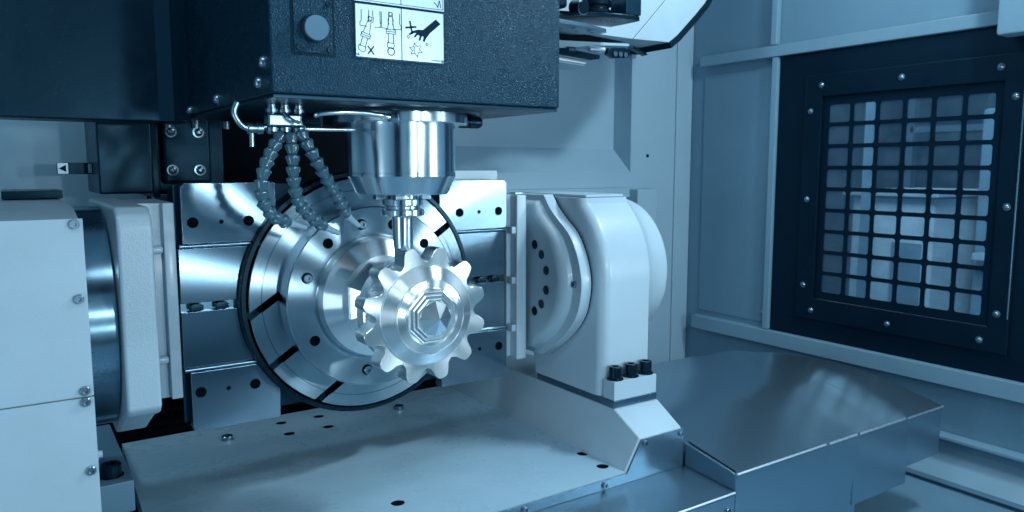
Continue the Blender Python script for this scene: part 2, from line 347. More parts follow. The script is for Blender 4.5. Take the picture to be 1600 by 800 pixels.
t.part('grille', prism([(1.1165, 1.0965), (1.7435, 1.0965), (1.7435, 1.8645), (1.1165, 1.8645)], 'X', xf+0.001, xf+0.005,
       holes=[rrect(y, z, 0.0415, 0.0325) for y in cols for z in rows]), 'frame')
pane = to_mesh('pane', box(-0.0015, 0.0015, -0.0435, 0.0435, -0.0345, 0.0345, 0.0006, seg=1), 'glass')
for y in cols:
    for z in rows: t.inst('pane', pane, (xf+0.0075, y, z))
for y, z in ((1.744, 1.906), (1.44, 1.905), (1.130, 1.906), (1.083, 1.814), (1.786, 1.812), (1.785, 1.479), (1.085, 1.479), (1.785, 1.147), (1.746, 1.052), (1.441, 1.051), (1.136, 1.052), (1.091, 1.143)):
    t.inst('screw', DOME, (xf-0.012, y, z), FACE_MX)

# ================================================================ DARK COLUMN BEHIND
t = Thing('machine_column', 'black unlit column and bellows standing behind the tilting table', 'machine column', (0.7, 2.2, 0.545))
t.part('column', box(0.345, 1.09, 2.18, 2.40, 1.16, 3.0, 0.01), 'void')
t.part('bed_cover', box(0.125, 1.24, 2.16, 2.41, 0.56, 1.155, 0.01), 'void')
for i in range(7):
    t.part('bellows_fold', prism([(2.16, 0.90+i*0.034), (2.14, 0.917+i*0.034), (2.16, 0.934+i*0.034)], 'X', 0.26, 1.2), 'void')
t = Thing('slide_cover', 'dark painted slide cover with four domed bolts hanging behind the tilting table', 'cover', (0.3, 2.1, 1.53))
t.part('front_panel', box(0.196, 0.318, 2.08, 2.35, 1.535, 1.80, 0.006), 'darkflat')
t.part('side_strip', box(0.320, 0.338, 2.11, 2.35, 1.525, 1.80, 0.003), 'darkflat')
t.part('bolted_plate', box(0.345, 0.462, 2.095, 2.13, 1.558, 1.80, 0.010, seg=3), 'darkflat')
t.part('backing', box(0.338, 0.50, 2.1305, 2.175, 1.535, 1.80, 0.004), 'darkflat')
t.part('bracket', box(0.322, 0.47, 2.12, 2.16, 1.485, 1.533, 0.003), 'sheet')
for x, z in ((0.366, 1.690), (0.432, 1.690), (0.366, 1.593), (0.432, 1.593)):
    t.inst('bolt', DOMEBIG, (x, 2.095, z), scale=0.95)
t.inst('bolt', DOMEBIG, (0.425, 2.12, 1.522), scale=0.8)
for x in (0.36, 0.425, 0.50):
    t.part('stud', lathe([(0.010, 1.70), (0.010, 1.735), (0.007, 1.735), (0.007, 1.76)], 'Z', (x, 2.09), 16), 'chrome')
t = Thing('arrow_sign', 'small dark strip with a white square and a left pointing arrow beside the slide cover', 'sign', (0.165, 2.26, 1.6))
t.part('strip', box(0.118, 0.197, 2.20, 2.212, 1.583, 1.612, 0.001), 'darkflat')
t.part('square', box(0.119, 0.142, 2.197, 2.1995, 1.584, 1.611, 0.0005), 'sign')
t.part('arrow', prism([(0.122, 1.5975), (0.1375, 1.6065), (0.1375, 1.5885)], 'Y', 2.1955, 2.1968), 'ink')
t.part('mark', box(0.186, 0.194, 2.197, 2.1995, 1.586, 1.609, 0.0005), 'sign')

# ================================================================ BASE CASTING
t = Thing('base_casting', 'pale painted machine bed plate with small dark holes under the tilting table', 'machine base', (0.75, 1.7, 0.545))
hole_xy = [(0.655, 1.40), (0.581, 1.362), (1.165, 1.40), (1.152, 1.312), (0.595, 1.96), (0.602, 2.055), (0.700, 1.955), (0.708, 2.052), (1.228, 1.945), (1.247, 2.04)]
hole_xy = [(0.655, 1.408), (0.565, 1.40), (1.158, 1.406), (1.146, 1.317), (0.597, 1.955), (0.605, 2.052), (0.703, 1.95), (0.711, 2.048), (1.226, 1.947), (1.247, 2.05)]
t.part('deck', prism([(0.185, 1.26), (1.166, 1.26), (1.28, 1.83), (1.28, 2.12), (0.215, 2.12)], 'Z', 0.853, 0.893,
       holes=[circ(x, y, 0.0150, 24) for x, y in hole_xy]), 'plate')
t.part('body', box(0.19, 1.34, 1.262, 2.11, 0.55, 0.78), 'plate')
hp = to_mesh('hole_shade_disc', lathe([(0.0149, 0.0), (0.0149, 0.001)], 'Z', (0, 0), 24), 'void')  # black disc just below the deck top, standing in for shade in the hole
for x, y in hole_xy: t.inst('hole_shade_disc', hp, (x, y, 0.8905))
t.part('hole_shade_slab', box(0.21, 1.27, 1.275, 2.10, 0.79, 0.8515), 'void')  # black slab added under the deck so the hole floors look shaded
V = [(1.1665, 1.26, 0.8925), (1.211, 1.26, 0.966), (1.35, 1.26, 0.966), (1.35, 1.26, 0.6),
     (1.205, 1.343, 1.015), (1.35, 1.343, 1.015), (1.205, 2.1, 1.015), (1.35, 2.1, 1.015),
     (1.2805, 1.83, 0.8925), (1.2805, 2.1, 0.8925), (1.35, 2.1, 0.6), (1.1665, 1.26, 0.6), (1.2805, 2.1, 0.6), (1.2805, 1.83, 0.6)]
V[8] = (1.175, 1.60, 0.8925); V[9] = (1.20, 2.1, 0.8925); V[12] = (1.20, 2.1, 0.6); V[13] = (1.175, 1.60, 0.6)
V[0] = (1.166, 1.26, 0.8935); V[8] = (1.165, 1.45, 0.8935); V[9] = (1.165, 2.1, 0.8935)
t.part('riser', poly(V, [(0, 1, 2, 3, 11), (1, 4, 5, 2), (4, 6, 7, 5), (0, 8, 4, 1), (8, 9, 6, 4), (2, 5, 7, 10, 3), (0, 11, 13, 8), (8, 13, 12, 9), (9, 12, 10, 7, 6), (3, 10, 12, 13, 11)], 0.004), 'cast')
for x, y in ((0.448, 2.0), (0.93, 1.98)):
    t.inst('screw', SCREW, (x, y, 0.893), FACE_PZ, scale=1.6)
t = Thing('apron_sheet', 'stainless apron sheet following the front edge of the bed plate', 'metal sheet', (0.7, 1.25, 0.86))
t.part('sheet', prism([(-0.05, 0.8655), (1.352, 0.8655), (1.352, 0.964), (1.2125, 0.964), (1.168, 0.8905), (-0.05, 0.8905)], 'Y', 1.2545, 1.2585, 0.0008), 'sheet')
for x, z in ((1.099, 0.879), (0.876, 0.879), (1.222, 0.953), (1.342, 0.953)):
    t.inst('screw', SCREW, (x, 1.2545, z), scale=0.85)
t = Thing('chip_tray', 'low stainless tray with a bright folded front edge in front of the bed plate', 'tray', (0.7, 1.18, 0.6))
t.part('top_sheet', poly([(-0.05, 1.253, 0.868), (1.357, 1.253, 0.868), (1.357, 1.098, 0.858), (-0.05, 1.098, 0.858), (-0.05, 1.253, 0.860), (1.357, 1.253, 0.860), (1.357, 1.098, 0.850), (-0.05, 1.098, 0.850)],
       [(0, 1, 2, 3), (4, 7, 6, 5), (0, 4, 5, 1), (1, 5, 6, 2), (2, 6, 7, 3), (3, 7, 4, 0)]), 'sheet')
t.part('folded_edge', tube([(-0.05, 1.0965, 0.8555), (1.356, 1.0965, 0.8555)], 0.0028, 10, smooth=False), 'edge')
t.part('front_sheet', box(-0.05, 1.357, 1.097, 1.101, 0.56, 0.8495), 'sheet')
t.inst('screw', SCREW, (1.333, 1.097, 0.820), scale=0.8)

# ================================================================ TELESCOPIC WAY COVER
t = Thing('way_cover', 'stainless telescopic way cover in overlapping sections right of the bed plate', 'way cover', (1.8, 1.5, 0.7))
segs = [(1.36, 1.703, 0.0), (1.703, 1.846, 0.004), (1.846, 2.090, 0.008), (2.090, 2.311, 0.012)]
for i, (x0, x1, d) in enumerate(segs):
    y0 = 1.098 + d; zb = 0.62 + (0.0 if i < 1 else 0.03*i)
    q_ = (0.0, 0.0035, -0.001, 0.004)[i]; tl = (0.0, 0.006, -0.003, 0.005)[i]
    top = [(y0, 0.898-d), (1.15, 0.908-d+q_/3), (1.25, 0.925-d+q_*.8), (1.36, 0.944-d+q_), (1.44, 0.952-d+q_*.6), (1.56, 0.953-d), (1.70, 0.939-d), (1.925-d, 0.906-d)]
    zb = [0.60, 0.655, 0.695, 0.735][i]
    pr = top + [(1.925-d, zb), (y0+tl, zb)]
    o = t.part('section', prism(pr, 'X', x0 + 0.0005, x1 + (0.02 if i < 3 else 0) - 0.0005 if i < 3 else x1, 0.0012, ang=40), 'sheet', ang=25)
    t.part('hem', tube([(x0+0.003, y0-0.0006, 0.8975-d), (x1+0.001, y0-0.0006, 0.8975-d)], 0.0030, 10, smooth=False), 'edge')
t.part('end_flange', prism([(1.098, 0.8975), (1.252, 0.9255), (1.252, 0.869), (1.098, 0.859)], 'X', 1.3575, 1.3598, 0.0005), 'sheet')
t = Thing('cover_guard', 'narrow stainless strip along the left edge of the way cover', 'metal strip', (1.364, 1.2, 0.9))
t.part('strip', poly([(1.366, 1.104, 0.9008), (1.377, 1.104, 0.9008), (1.377, 1.252, 0.9283), (1.366, 1.252, 0.9283), (1.366, 1.104, 0.9026), (1.377, 1.104, 0.9026), (1.377, 1.252, 0.9301), (1.366, 1.252, 0.9301)],
       [(0, 3, 2, 1), (4, 5, 6, 7), (0, 1, 5, 4), (1, 2, 6, 5), (2, 3, 7, 6), (3, 0, 4, 7)]), 'sheet')

# ================================================================ LEFT DRIVE HOUSING
t = Thing('drive_housing', 'pale box housing of the table drive at the left edge with two screwed front panels', 'machine housing', (-0.2, 1.5, 0.55))
t.part('body', prism([(1.305, 0.56), (1.305, 1.519), (1.42, 1.536), (1.88, 1.540), (1.88, 0.56)], 'X', -0.6, 0.0955, 0.003), 'white')
pu = t.part('front_panel', box(-0.6, 0.098, 1.298, 1.3045, 1.2515, 1.524, 0.0012), 'white')
pl = t.part('front_panel', box(-0.6, 0.098, 1.298, 1.3045, 0.56, 1.2495, 0.0012), 'white')
for x, z in ((0.086, 1.516), (0.086, 1.403), (0.086, 1.261)): t.inst('screw', SCREW, (x, 1.2985, z), parent=pu, scale=0.8)
for x, z in ((0.086, 1.2435), (0.087, 1.134)): t.inst('screw', SCREW, (x, 1.2985, z), parent=pl, scale=0.8)
t.part('vent_slot', box(-0.001, 0.098, 1.70, 1.84, 1.5405, 1.556, 0.002), 'black')
t.part('fitting', lathe([(0.010, 0.0960), (0.010, 0.106), (0.006, 0.106), (0.006, 0.112), (0, 0.112)], 'X', (1.40, 1.122), 16), 'white')
t = Thing('graduated_ring', 'ground steel drive ring with fine graduation marks beside the left housing', 'drive ring', (0.13, TY, TZ))
t.part('ring', lathe([(0.203, 0.0965), (0.204, 0.101), (0.2085, 0.1015), (0.2085, 0.150), (0.206, 0.1525)], 'X', (TY, TZ), 160), 'ring')
t.part('seal', lathe([(0.2105, 0.0970), (0.2105, 0.1005), (0.2042, 0.1006)], 'X', (TY, TZ), 120), 'rubber')
b = None
for k in range(-30, 26):
    a = R(180 + k*1.6); rr = 0.2087; L_ = 0.005 if k % 5 else 0.009
    c, s = math.cos(a), math.sin(a)
    q = bmesh.new()
    u = Vector((0, -s, c))*0.00035; nrm = Vector((0, c, s)); p = Vector((0.1035, TY, TZ)) + nrm*rr
    v = [p-u, p+u, p+u+Vector((L_, 0, 0)), p-u+Vector((L_, 0, 0))]
    q.faces.new([q.verts.new(x) for x in v]); b = join(b, q)
t.part('graduation', b, 'ink', kind='stuff')
t = Thing('foot_bracket', 'steel foot bracket with a large black cap bolt below the left housing', 'bracket', (0.15, 1.8, 0.893))
t.part('block', box(0.08, 0.188, 1.675, 2.09, 0.8935, 0.96, 0.003), 'sidewall')
t.part('bolt', lathe([(0.024, 0.961), (0.024, 0.9615), (0.020, 0.962), (0.020, 0.984), (0.018, 0.987), (0.010, 0.987), (0.0095, 0.972), (0, 0.972)], 'Z', (0.152, 1.725), 28), 'black')

# ================================================================ TRUNNION CRADLE
t = Thing('trunnion_cradle', 'pale tilting cradle with rounded end arms carrying the round steel table', 'cradle', (AX, TY, 1.06))
armL = [(1.40, 1.185), (1.40, 1.49), (1.408, 1.52), (1.43, 1.534), (1.86, 1.534), (1.86, 1.09), (1.60, 1.09), (1.48, 1.150), (1.415, 1.172)]
t.part('end_arm', prism(armL, 'X', 0.1535, 0.2085, 0.006, seg=3, ang=20), 'cast')
t.part('side_web', box(0.2088, 0.288, 1.652, 1.86, 1.128, 1.530, 0.004), 'cast')
t.part('rib', box(0.209, 0.262, 1.635, 1.6515, 1.428, 1.444, 0.006, seg=3), 'cast')
t.part('rib', box(0.209, 0.262, 1.635, 1.6515, 1.203, 1.219, 0.006, seg=3), 'cast')
t.part('rib', box(0.2622, 0.2835, 1.632, 1.6515, 1.129, 1.53, 0.002, seg=2), 'cast')
t.inst('bolt', BLACKCAP, (0.228, 1.6518, 1.497), scale=1.4)
t.inst('bolt', BLACKCAP, (0.228, 1.6518, 1.165), scale=1.4)
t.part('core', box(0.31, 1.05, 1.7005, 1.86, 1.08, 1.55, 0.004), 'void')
t.part('back_plate', box(0.885, 1.0755, 1.6655, 1.70, 1.45, 1.592, 0.003), 'cast')
t.part('side_web', box(1.076, 1.090, 1.625, 1.80, 1.105, 1.530, 0.003), 'cast')
t.part('side_web', box(1.0902, 1.120, 1.598, 1.80, 1.100, 1.530, 0.003, seg=3), 'cast')
for z in (1.44, 1.31, 1.185):
    t.part('rib', box(1.0765, 1.0898, 1.601, 1.6245, z-0.009, z+0.009, 0.002, seg=2), 'cast')
gap = [(1.80, 1.530), (1.585, 1.530), (1.560, 1.500), (1.530, 1.475), (1.480, 1.438), (1.452, 1.400), (1.434, 1.360), (1.425, 1.318), (1.430, 1.272), (1.446, 1.228), (1.482, 1.185), (1.53, 1.145), (1.585, 1.105), (1.80, 1.100)]
def smooth_loop(pts, i0, i1, k=4):
    out = []
    n = len(pts)
    for i in range(n):
        out.append(pts[i])
        if i0 <= i < i1:
            p0, p1, p2, p3 = [Vector((*pts[j % n], 0)) for j in (i-1, i, i+1, i+2)]
            for m_ in range(1, k):
                tt = m_/k; q = 0.5*((2*p1) + (p2-p0)*tt + (2*p0-5*p1+4*p2-p3)*tt*tt + (3*p1-p0-3*p2+p3)*tt**3); out.append((q.x, q.y))
    return out
gs = smooth_loop(gap, 2, 11)
def scaled(pts, s, sz=None): return [(1.66 + (y-1.66)*s, TZ + (z-TZ)*(sz or s)) for y, z in pts]
b = bmesh.new(); rings = []
for s, sz, x in ((1, 1, 1.1945), (1, 1, 1.1690), (0.992, 0.994, 1.1652), (0.865, 0.935, 1.1642), (0.855, 0.930, 1.1630), (0.842, 0.920, 1.154), (0.815, 0.900, 1.1450), (0.75, 0.86, 1.1388), (0.70, 0.83, 1.1383)):
    rings.append([b.verts.new((x, y, z)) for y, z in scaled(gs, s, sz)])
for p, q in zip(rings, rings[1:]):
    n = len(p)
    for i in range(n): b.faces.new((p[i], p[(i+1) % n], q[(i+1) % n], q[i]))
b.faces.new(rings[0]); b.faces.new(rings[-1]); bmesh.ops.recalc_face_normals(b, faces=b.faces[:])
arm = t.part('end_arm', b, 'cast', ang=40)
t.part('gap_shade', prism(scaled(gs, 0.985), 'X', 1.1950, 1.2013), 'rubber')  # black filler added so the gap beside the arm looks shaded
bm_hole = to_mesh('bolt_hole', lathe([(0.0120, -0.0008), (0.0115, -0.0012), (0.0110, 0.0004), (0, 0.0004)], 'Y', (0, 0), 20), 'black')
for a in (63, 41, 15, -15, -41, -63):
    t.inst('bolt_hole', bm_hole, (1.1382, 1.63 - 0.098*math.cos(R(a)), 1.314 + 0.098*math.sin(R(a))), FACE_MX, parent=None)
t.inst('screw', SCREW, (1.1640, 1.452, 1.312), FACE_MX, scale=0.9)
t.part('locking_screw', box(1.10, 1.125, 1.62, 1.65, 1.531, 1.536, 0.001), 'chrome')

# face plates of the cradle
t2 = Thing('cradle_face_plate', 'milled steel face plate with T slots and four bolted corner blocks around the round table', 'face plate', (AX, 1.64, 1.055))
Rg = 0.2765
def clip_block(x0, x1, z0, z1, cham):
    # rectangle minus the circular recess of the table
    pts = [(x0, z0), (x1, z0), (x1, z1), (x0, z1)]; out = []
    n = 36
    per = []
    for i in range(4):
        a, c = pts[i], pts[(i+1) % 4]
        for k in range(n): per.append((a[0]+(c[0]-a[0])*k/n, a[1]+(c[1]-a[1])*k/n))
    inside = [math.hypot(p[0]-AX, p[1]-AZ) < Rg for p in per]
    N_ = len(per)
    i0 = next((i for i in range(N_) if inside[i] and not inside[i-1]), None)
    if i0 is None: return per if not cham else per
    j = i0; ins = []
    while inside[j % N_]: ins.append(j % N_); j += 1
    a0 = math.atan2(per[i0-1][1]-AZ, per[i0-1][0]-AX); a1 = math.atan2(per[j % N_][1]-AZ, per[j % N_][0]-AX)
    while a1-a0 > math.pi: a1 -= 2*math.pi
    while a1-a0 < -math.pi: a1 += 2*math.pi
    arc = [(AX+Rg*math.cos(a0+(a1-a0)*k/16), AZ+Rg*math.sin(a0+(a1-a0)*k/16)) for k in range(17)]
    rest = [per[q % N_] for q in range(j, j + N_-len(ins))]
    keep = [p for p in rest if any(abs(p[0]-c[0]) + abs(p[1]-c[1]) < 1e-9 for c in pts)]
    return arc + keep
def corner(p, x0, z0, sx, sz, c=0.008):     # chamfer one outer corner
    out = []
    for q in p:
        if abs(q[0]-x0) < 1e-6 and abs(q[1]-z0) < 1e-6:
            a = (q[0]-sx*c, q[1]); e = (q[0], q[1]-sz*c); i = p.index(q); prev = p[i-1]
            first = a if abs(prev[1]-q[1]) < 1e-6 else e
            out += [first, e if first is a else a]
        else: out.append(q)
    return out
blocks = [(0.294, 0.482, 1.446, 1.569, 'l', 't'), (0.297, 0.477, 1.056, 1.182, 'l', 'b'), (0.878, 1.072, 1.446, 1.569, 'r', 't'), (0.878, 1.072, 1.056, 1.182, 'r', 'b')]
bore = bore_mesh(0.0098); sbore = bore_mesh(0.004, 'dowel_hole')
for x0, x1, z0, z1, sd, tb in blocks:
    p = clip_block(x0, x1, z0, z1, False)
    cx = x0 if sd == 'l' else x1; cz = z1 if tb == 't' else z0
    p = corner(p, cx, cz, -1 if sd == 'l' else 1, 1 if tb == 't' else -1)
    blk = t2.part('corner_block', prism(p, 'Y', 1.618, 1.652, 0.0015, ang=40), 'tabletop')
    zz = 1.4895 if tb == 't' else 1.139
    xs = (0.315, 0.370, 0.425) if sd == 'l' else (0.933, 0.989, 1.047)
    for i, x in enumerate(xs):
        if math.hypot(x-AX, zz-AZ) < Rg + 0.012: continue
        t2.inst('dowel_hole' if i == 1 else 'bolt_hole', sbore if i == 1 else bore, (x, 1.6178, zz), parent=blk)
for z0, z1 in ((1.188, 1.306), (1.324, 1.436)):
    for x0, x1 in ((0.287, 0.60), (0.75, 1.0735)):
        # bands left and right of the round recess
        n = 14; L_ = []
        for k in range(n+1):
            z = z0+(z1-z0)*k/n; h = math.sqrt(max(Rg*Rg-(z-AZ)**2, 0)); L_.append((AX-h if x0 < 0.5 else AX+h, z))
        e = x0 if x0 < 0.5 else x1
        pts = L_ + [(e, z1), (e, z0)]
        t2.part('face_band', prism(pts, 'Y', 1.6285, 1.652, 0.001, ang=60), 'tabletop')
t2.part('backing', prism([(0.287, 1.07), (1.0735, 1.07), (1.0735, 1.565), (0.287, 1.565)], 'Y', 1.6525, 1.656), 'darkflat')
for z in (1.4405, 1.1850):
    t2.part('slot_bar', tube([(0.289, 1.627, z+0.001), (0.4495 if z > 1.3 else 0.44, 1.627, z+0.001)], 0.0048, 12, smooth=False), 'ring')
    t2.part('slot_bar', tube([(0.925, 1.627, z+0.001), (1.072, 1.627, z+0.001)], 0.0048, 12, smooth=False), 'ring')
t2.part('slot_floor', box(0.289, 1.072, 1.646, 1.650, 1.306, 1.324), 'ring')
nut = to_mesh('slot_nut', prism([(-0.013, -0.004), (0.013, -0.004), (0.013, 0.007), (0.006, 0.011), (-0.006, 0.011), (-0.013, 0.007)], 'Y', -0.010, 0.006, 0.002), 'black')
for x in (0.316, 0.366, 1.00, 1.042): t2.inst('slot_nut', nut, (x, 1.632, 1.312))
t2.part('retaining_ring', lathe([(0.2762, 1.650), (0.2762, 1.606), (0.2745, 1.603), (0.2660, 1.603), (0.2645, 1.606), (0.2645, 1.650)], 'Y', (AX, AZ), 128), 'black')

# ================================================================ ROUND TABLE
t = Thing('rotary_table', 'round steel rotary table with radial slots held upright in the cradle', 'rotary table', (AX, 1.62, AZ - 0.26))
SA = R(33.5)
def slotted(r_out, r_in, half):
    def w_(al, pe): return (AX + al*math.cos(SA) - pe*math.sin(SA), AZ + al*math.sin(SA) + pe*math.cos(SA))
    cuts = []
    for d in (0.120, 0.003, -0.128):
        for sg in (1, -1):
            al = sg*math.sqrt(max(r_in*r_in - d*d, 0)); e = []
            for pe in (d-half, d+half):
                ao = sg*math.sqrt(r_out*r_out - pe*pe); e.append((math.degrees(math.atan2(pe, ao)) % 360, w_(al, pe)))
            lo, hi = e if ((e[1][0]-e[0][0]) % 360) < 180 else e[::-1]
            cuts.append((lo, hi))
    cuts.sort(key=lambda c: c[0][0]); pts = []
    for i, (lo, hi) in enumerate(cuts):
        pts += [lo[1], hi[1]]; nx = cuts[(i+1) % len(cuts)][0][0]; st = hi[0]; span = (nx-st) % 360; k = max(2, int(span/1.5))
        for j in range(k+1):
            an = R(st + span*j/k) + SA; pts.append((AX+r_out*math.cos(an), AZ+r_out*math.sin(an)))
    return pts
t.part('face_ring', prism(slotted(0.2610, 0.190, 0.0070), 'Y', 1.598, 1.625, 0.0012, ang=50, seg=1), 'turned', ang=30)
t.part('back_disc', lathe([(0.2605, 1.6255), (0.2605, 1.650)], 'Y', (AX, AZ), 128), 'black')
t.part('turned_groove', lathe([(0.2352, 1.5982), (0.2350, 1.5976), (0.2342, 1.5976), (0.2340, 1.5982)], 'Y', (AX, AZ), 128), 'ink')

# ================================================================ FIXTURE FLANGE + WORKPIECE
t = Thing('fixture_flange', 'round steel fixture flange with socket screws bolted on the rotary table', 'flange', (AX, 1.56, AZ - 0.2))
t.part('plate', lathe([(0.200, 1.5975), (0.200, 1.543), (0.1975, 1.5405), (0.148, 1.5400), (0.139, 1.5420), (0.135, 1.5460), (0.120, 1.5460)], 'Y', (AX, AZ), 160), 'turned', ang=25)
bore2 = bore_mesh(0.0105, 'bolt_hole', 0.010)
for a, k in ((101, 's'), (161, 's'), (261, 's'), (320, 's'), (5, 's'), (131, 'h'), (210, 'h'), (43, 'h'), (75, 'h'), (290, 'h')):
    p = (AX+0.164*math.cos(R(a)), 1.5398, AZ+0.164*math.sin(R(a)))
    if k == 's':
        o = t.inst('bolt_hole', bore2, p); t.inst('screw', SCREW, (p[0], 1.5395, p[2]), scale=1.0)
    else: t.inst('bolt_hole', bore2, p, scale=0.95)

t = Thing('gear_workpiece', 'bright machined steel gear with twelve teeth and a faceted pyramid centre', 'gear', (AX, 1.4, AZ - 0.13))
t.part('hub', lathe([(0.133, 1.5455), (0.1315, 1.532), (0.1285, 1.522), (0.1270, 1.5205), (0.099, 1.499), (0.096, 1.497), (0.096, 1.4965), (0.080, 1.496)], 'Y', (AX, AZ), 128), 'gear', ang=18)
t.part('octagonal_neck', lathe([(0.090, 1.4955), (0.088, 1.488), (0.052, 1.4525), (0.052, 1.385), (0.066, 1.366)], 'Y', (AX, AZ), 8, a0=R(22.5)), 'facet', ang=10)
gz = (AX, AZ-0.003)
t.part('wheel', lathe([(0.072, 1.386), (0.108, 1.386), (0.1115, 1.382), (0.1115, 1.350), (0.1085, 1.347), (0.1045, 1.3465), (0.1045, 1.2992), (0.0995, 1.2990), (0.0988, 1.2972), (0.0975, 1.2990), (0.0965, 1.2965), (0.0745, 1.2835), (0.0730, 1.2850), (0.0712, 1.2820), (0.058, 1.2790), (0.0565, 1.2778), (0, 1.2778)], 'Y', gz, 128), 'gear', ang=28)
# tooth: drawn for the 90 degree position, root inside the wheel
def tooth_sec(s=1.0, dz=0):
    half = [(0.0264, 0.1030), (0.0228, 0.1055), (0.0200, 0.1090), (0.0180, 0.1140), (0.0163, 0.1200), (0.0140, 0.1265), (0.0112, 0.1315), (0.0075, 0.1342)]
    return [(x*s, z+dz) for x, z in half] + [(0, 0.1350 + dz)] + [(-x*s, z+dz) for x, z in half[::-1]] + [(-0.0262, 0.094), (0.0262, 0.094)]
b = bmesh.new(); rings = []
for y, s, dz in ((1.2990, 0.965, -0.0005), (1.2996, 1.0, 0), (1.343, 0.98, 0.0), (1.345, 0.94, -0.001)):
    rings.append([b.verts.new((x, y-1.33, z)) for x, z in tooth_sec(s, dz)])
for p, q in zip(rings, rings[1:]):
    for i in range(len(p)): b.faces.new((p[i], p[(i+1) % len(p)], q[(i+1) % len(p)], q[i]))
b.faces.new(rings[0]); b.faces.new(rings[-1]); bmesh.ops.recalc_face_normals(b, faces=b.faces[:])
tm = to_mesh('tooth', b, 'gear', 28)
for k in range(12):
    t.inst('tooth', tm, (gz[0], 1.33, gz[1]), (0, -R(15 + 30*k - 90), 0))
# stepped octagon and pyramid
for i, (ro, ri, y0, y1) in enumerate(((0.0545, 0.0535, 1.2790, 1.2745), (0.0475, 0.0455, 1.2760, 1.2700), (0.0405, 0.0385, 1.2715, 1.2655))):
    t.part('facet_step', lathe([(ro, y0), (ro-0.0008, y1+0.0012), (ro-0.0022, y1), (ri-0.0028, y1+0.0002), (ri-0.0045, y1+0.0022), (0, y1+0.0022)], 'Y', gz, 8, a0=R(22.5)), 'facet', ang=5)
t.part('pyramid', lathe([(0.0345, 1.2680), (0.0340, 1.2640), (0, 1.2460)], 'Y', gz, 8, a0=R(0)), 'facet', ang=5)

# ================================================================ RIGHT BEARING PEDESTAL
t = Thing('bearing_pedestal', 'white arched bearing pedestal holding the right end of the tilting cradle', 'pedestal', (1.28, TY, 1.015))
prof = [(1.387, 1.06), (1.387, 1.318)]
for k in range(1, 12):
    a = R(180 - k*4.9); y = TY + 0.253*math.cos(a); z = TZ + 0.253*math.sin(a)
    if z < 1.520: prof.append((y, z))
prof += [(1.478, 1.5235), (1.80, 1.5235), (1.893, 1.40), (1.893, 1.06), (1.72, 1.03), (1.66, 1.03), (1.66, 1.035), (1.40, 1.034)]
prof = [(1.387, 1.034)] + prof[1:-4] + [(1.893, 1.25), (1.68, 1.10), (1.665, 1.034)]
b = prism(prof, 'X', 1.2015, 1.354)
bmesh.ops.recalc_face_normals(b, faces=b.faces[:])
lf = [e for e in b.edges if len(e.link_faces) == 2 and all(abs(v.co.x - 1.2015) < 1e-4 for v in e.verts) and max(v.co.y for v in e.verts) < 1.56]
bmesh.ops.bevel(b, geom=lf, offset=0.028, segments=6, profile=0.5, affect='EDGES', clamp_overlap=True)
t.part('upright', b, 'cast', ang=30)
t.part('top_pad', box(1.225, 1.352, 1.486, 1.77, 1.5238, 1.531, 0.003), 'white')
t.part('foot', box(1.205, 1.346, 1.3455, 1.3865, 1.034, 1.081, 0.0015), 'cast')
t.part('spacer', box(1.2045, 1.348, 1.3455, 1.665, 1.0155, 1.0335, 0.001), 'ring')
bolt = to_mesh('bolt', lathe([(0.0205, 0), (0.0205, 0.003), (0.0160, 0.0045), (0.0158, 0.030), (0.0145, 0.0325), (0.0085, 0.0325), (0.008, 0.02), (0, 0.02)], 'Z', (0, 0), 24), 'black')
for x in (1.226, 1.277, 1.327): t.inst('bolt', bolt, (x, 1.3665, 1.0812))
def flat_top(b, z):
    for v in b.verts:
        if v.co.z > z: v.co.z = z
    return b
t.part('gap_ring', flat_top(lathe([(0.2500, 1.3542), (0.2500, 1.3566)], 'X', (TY, TZ), 128), 1.5215), 'rubber')
t.part('bearing_cap', flat_top(lathe([(0.2465, 1.3567), (0.2475, 1.3580), (0.2460, 1.3640), (0.2310, 1.3860), (0.2140, 1.4050), (0.2040, 1.4250), (0.1985, 1.4500), (0.1960, 1.4720), (0.1935, 1.4790), (0.1880, 1.4830), (0.1700, 1.4850), (0.05, 1.485)], 'X', (TY, TZ), 128), 1.5195), 'cast', ang=60)

# ================================================================ SPINDLE HEAD
t = Thing('milling_head', 'dark textured milling head housing with a warning plate hanging above the gear', 'milling head', (0.62, 1.4, 1.712))
t.part('front_housing', box(0.349, 0.897, 1.17, 1.84, 1.712, 2.5, 0.004, seg=3), 'dark')
t.part('underside_plate', box(0.352, 0.894, 1.173, 1.84, 1.7055, 1.7115, 0.001), 'darkflat')
t.part('rear_cover', prism([(-0.9, 1.70), (0.36, 1.70), (0.36, 2.6), (-0.9, 2.6)], 'Y', 1.842, 1.95, 0.006), 'darkflat')
t.part('corner_fillet', prism([(0.300, 1.8415), (0.3485, 1.8415), (0.3485, 1.76), (0.343, 1.795), (0.328, 1.825)], 'Z', 1.7045, 2.5, 0), 'darkflat')
for y, z in ((1.759, 1.722), (1.513, 1.728), (1.234, 1.733), (1.206, 1.762)):
    t.inst('screw', DOMEBIG, (0.349, y, z), FACE_MX, scale=0.85)
cp = t.part('access_plate', box(0.385, 0.447, 1.1675, 1.1698, 1.776, 1.92, 0.001), 'dark')
fb = t.part('seam_frame', prism([(0.3815, 1.7725), (0.4505, 1.7725), (0.4505, 1.93), (0.3815, 1.93)], 'Y', 1.1690, 1.1698, holes=[[(0.3845, 1.7755), (0.4475, 1.7755), (0.4475, 1.925), (0.3845, 1.925)]]), 'ink')
for x, z in ((0.392, 1.7825), (0.4405, 1.7825), (0.4405, 1.852)):
    t.inst('screw', cap_screw_mesh('black', 0.0045, 0.003), (x, 1.1674, z), parent=cp)
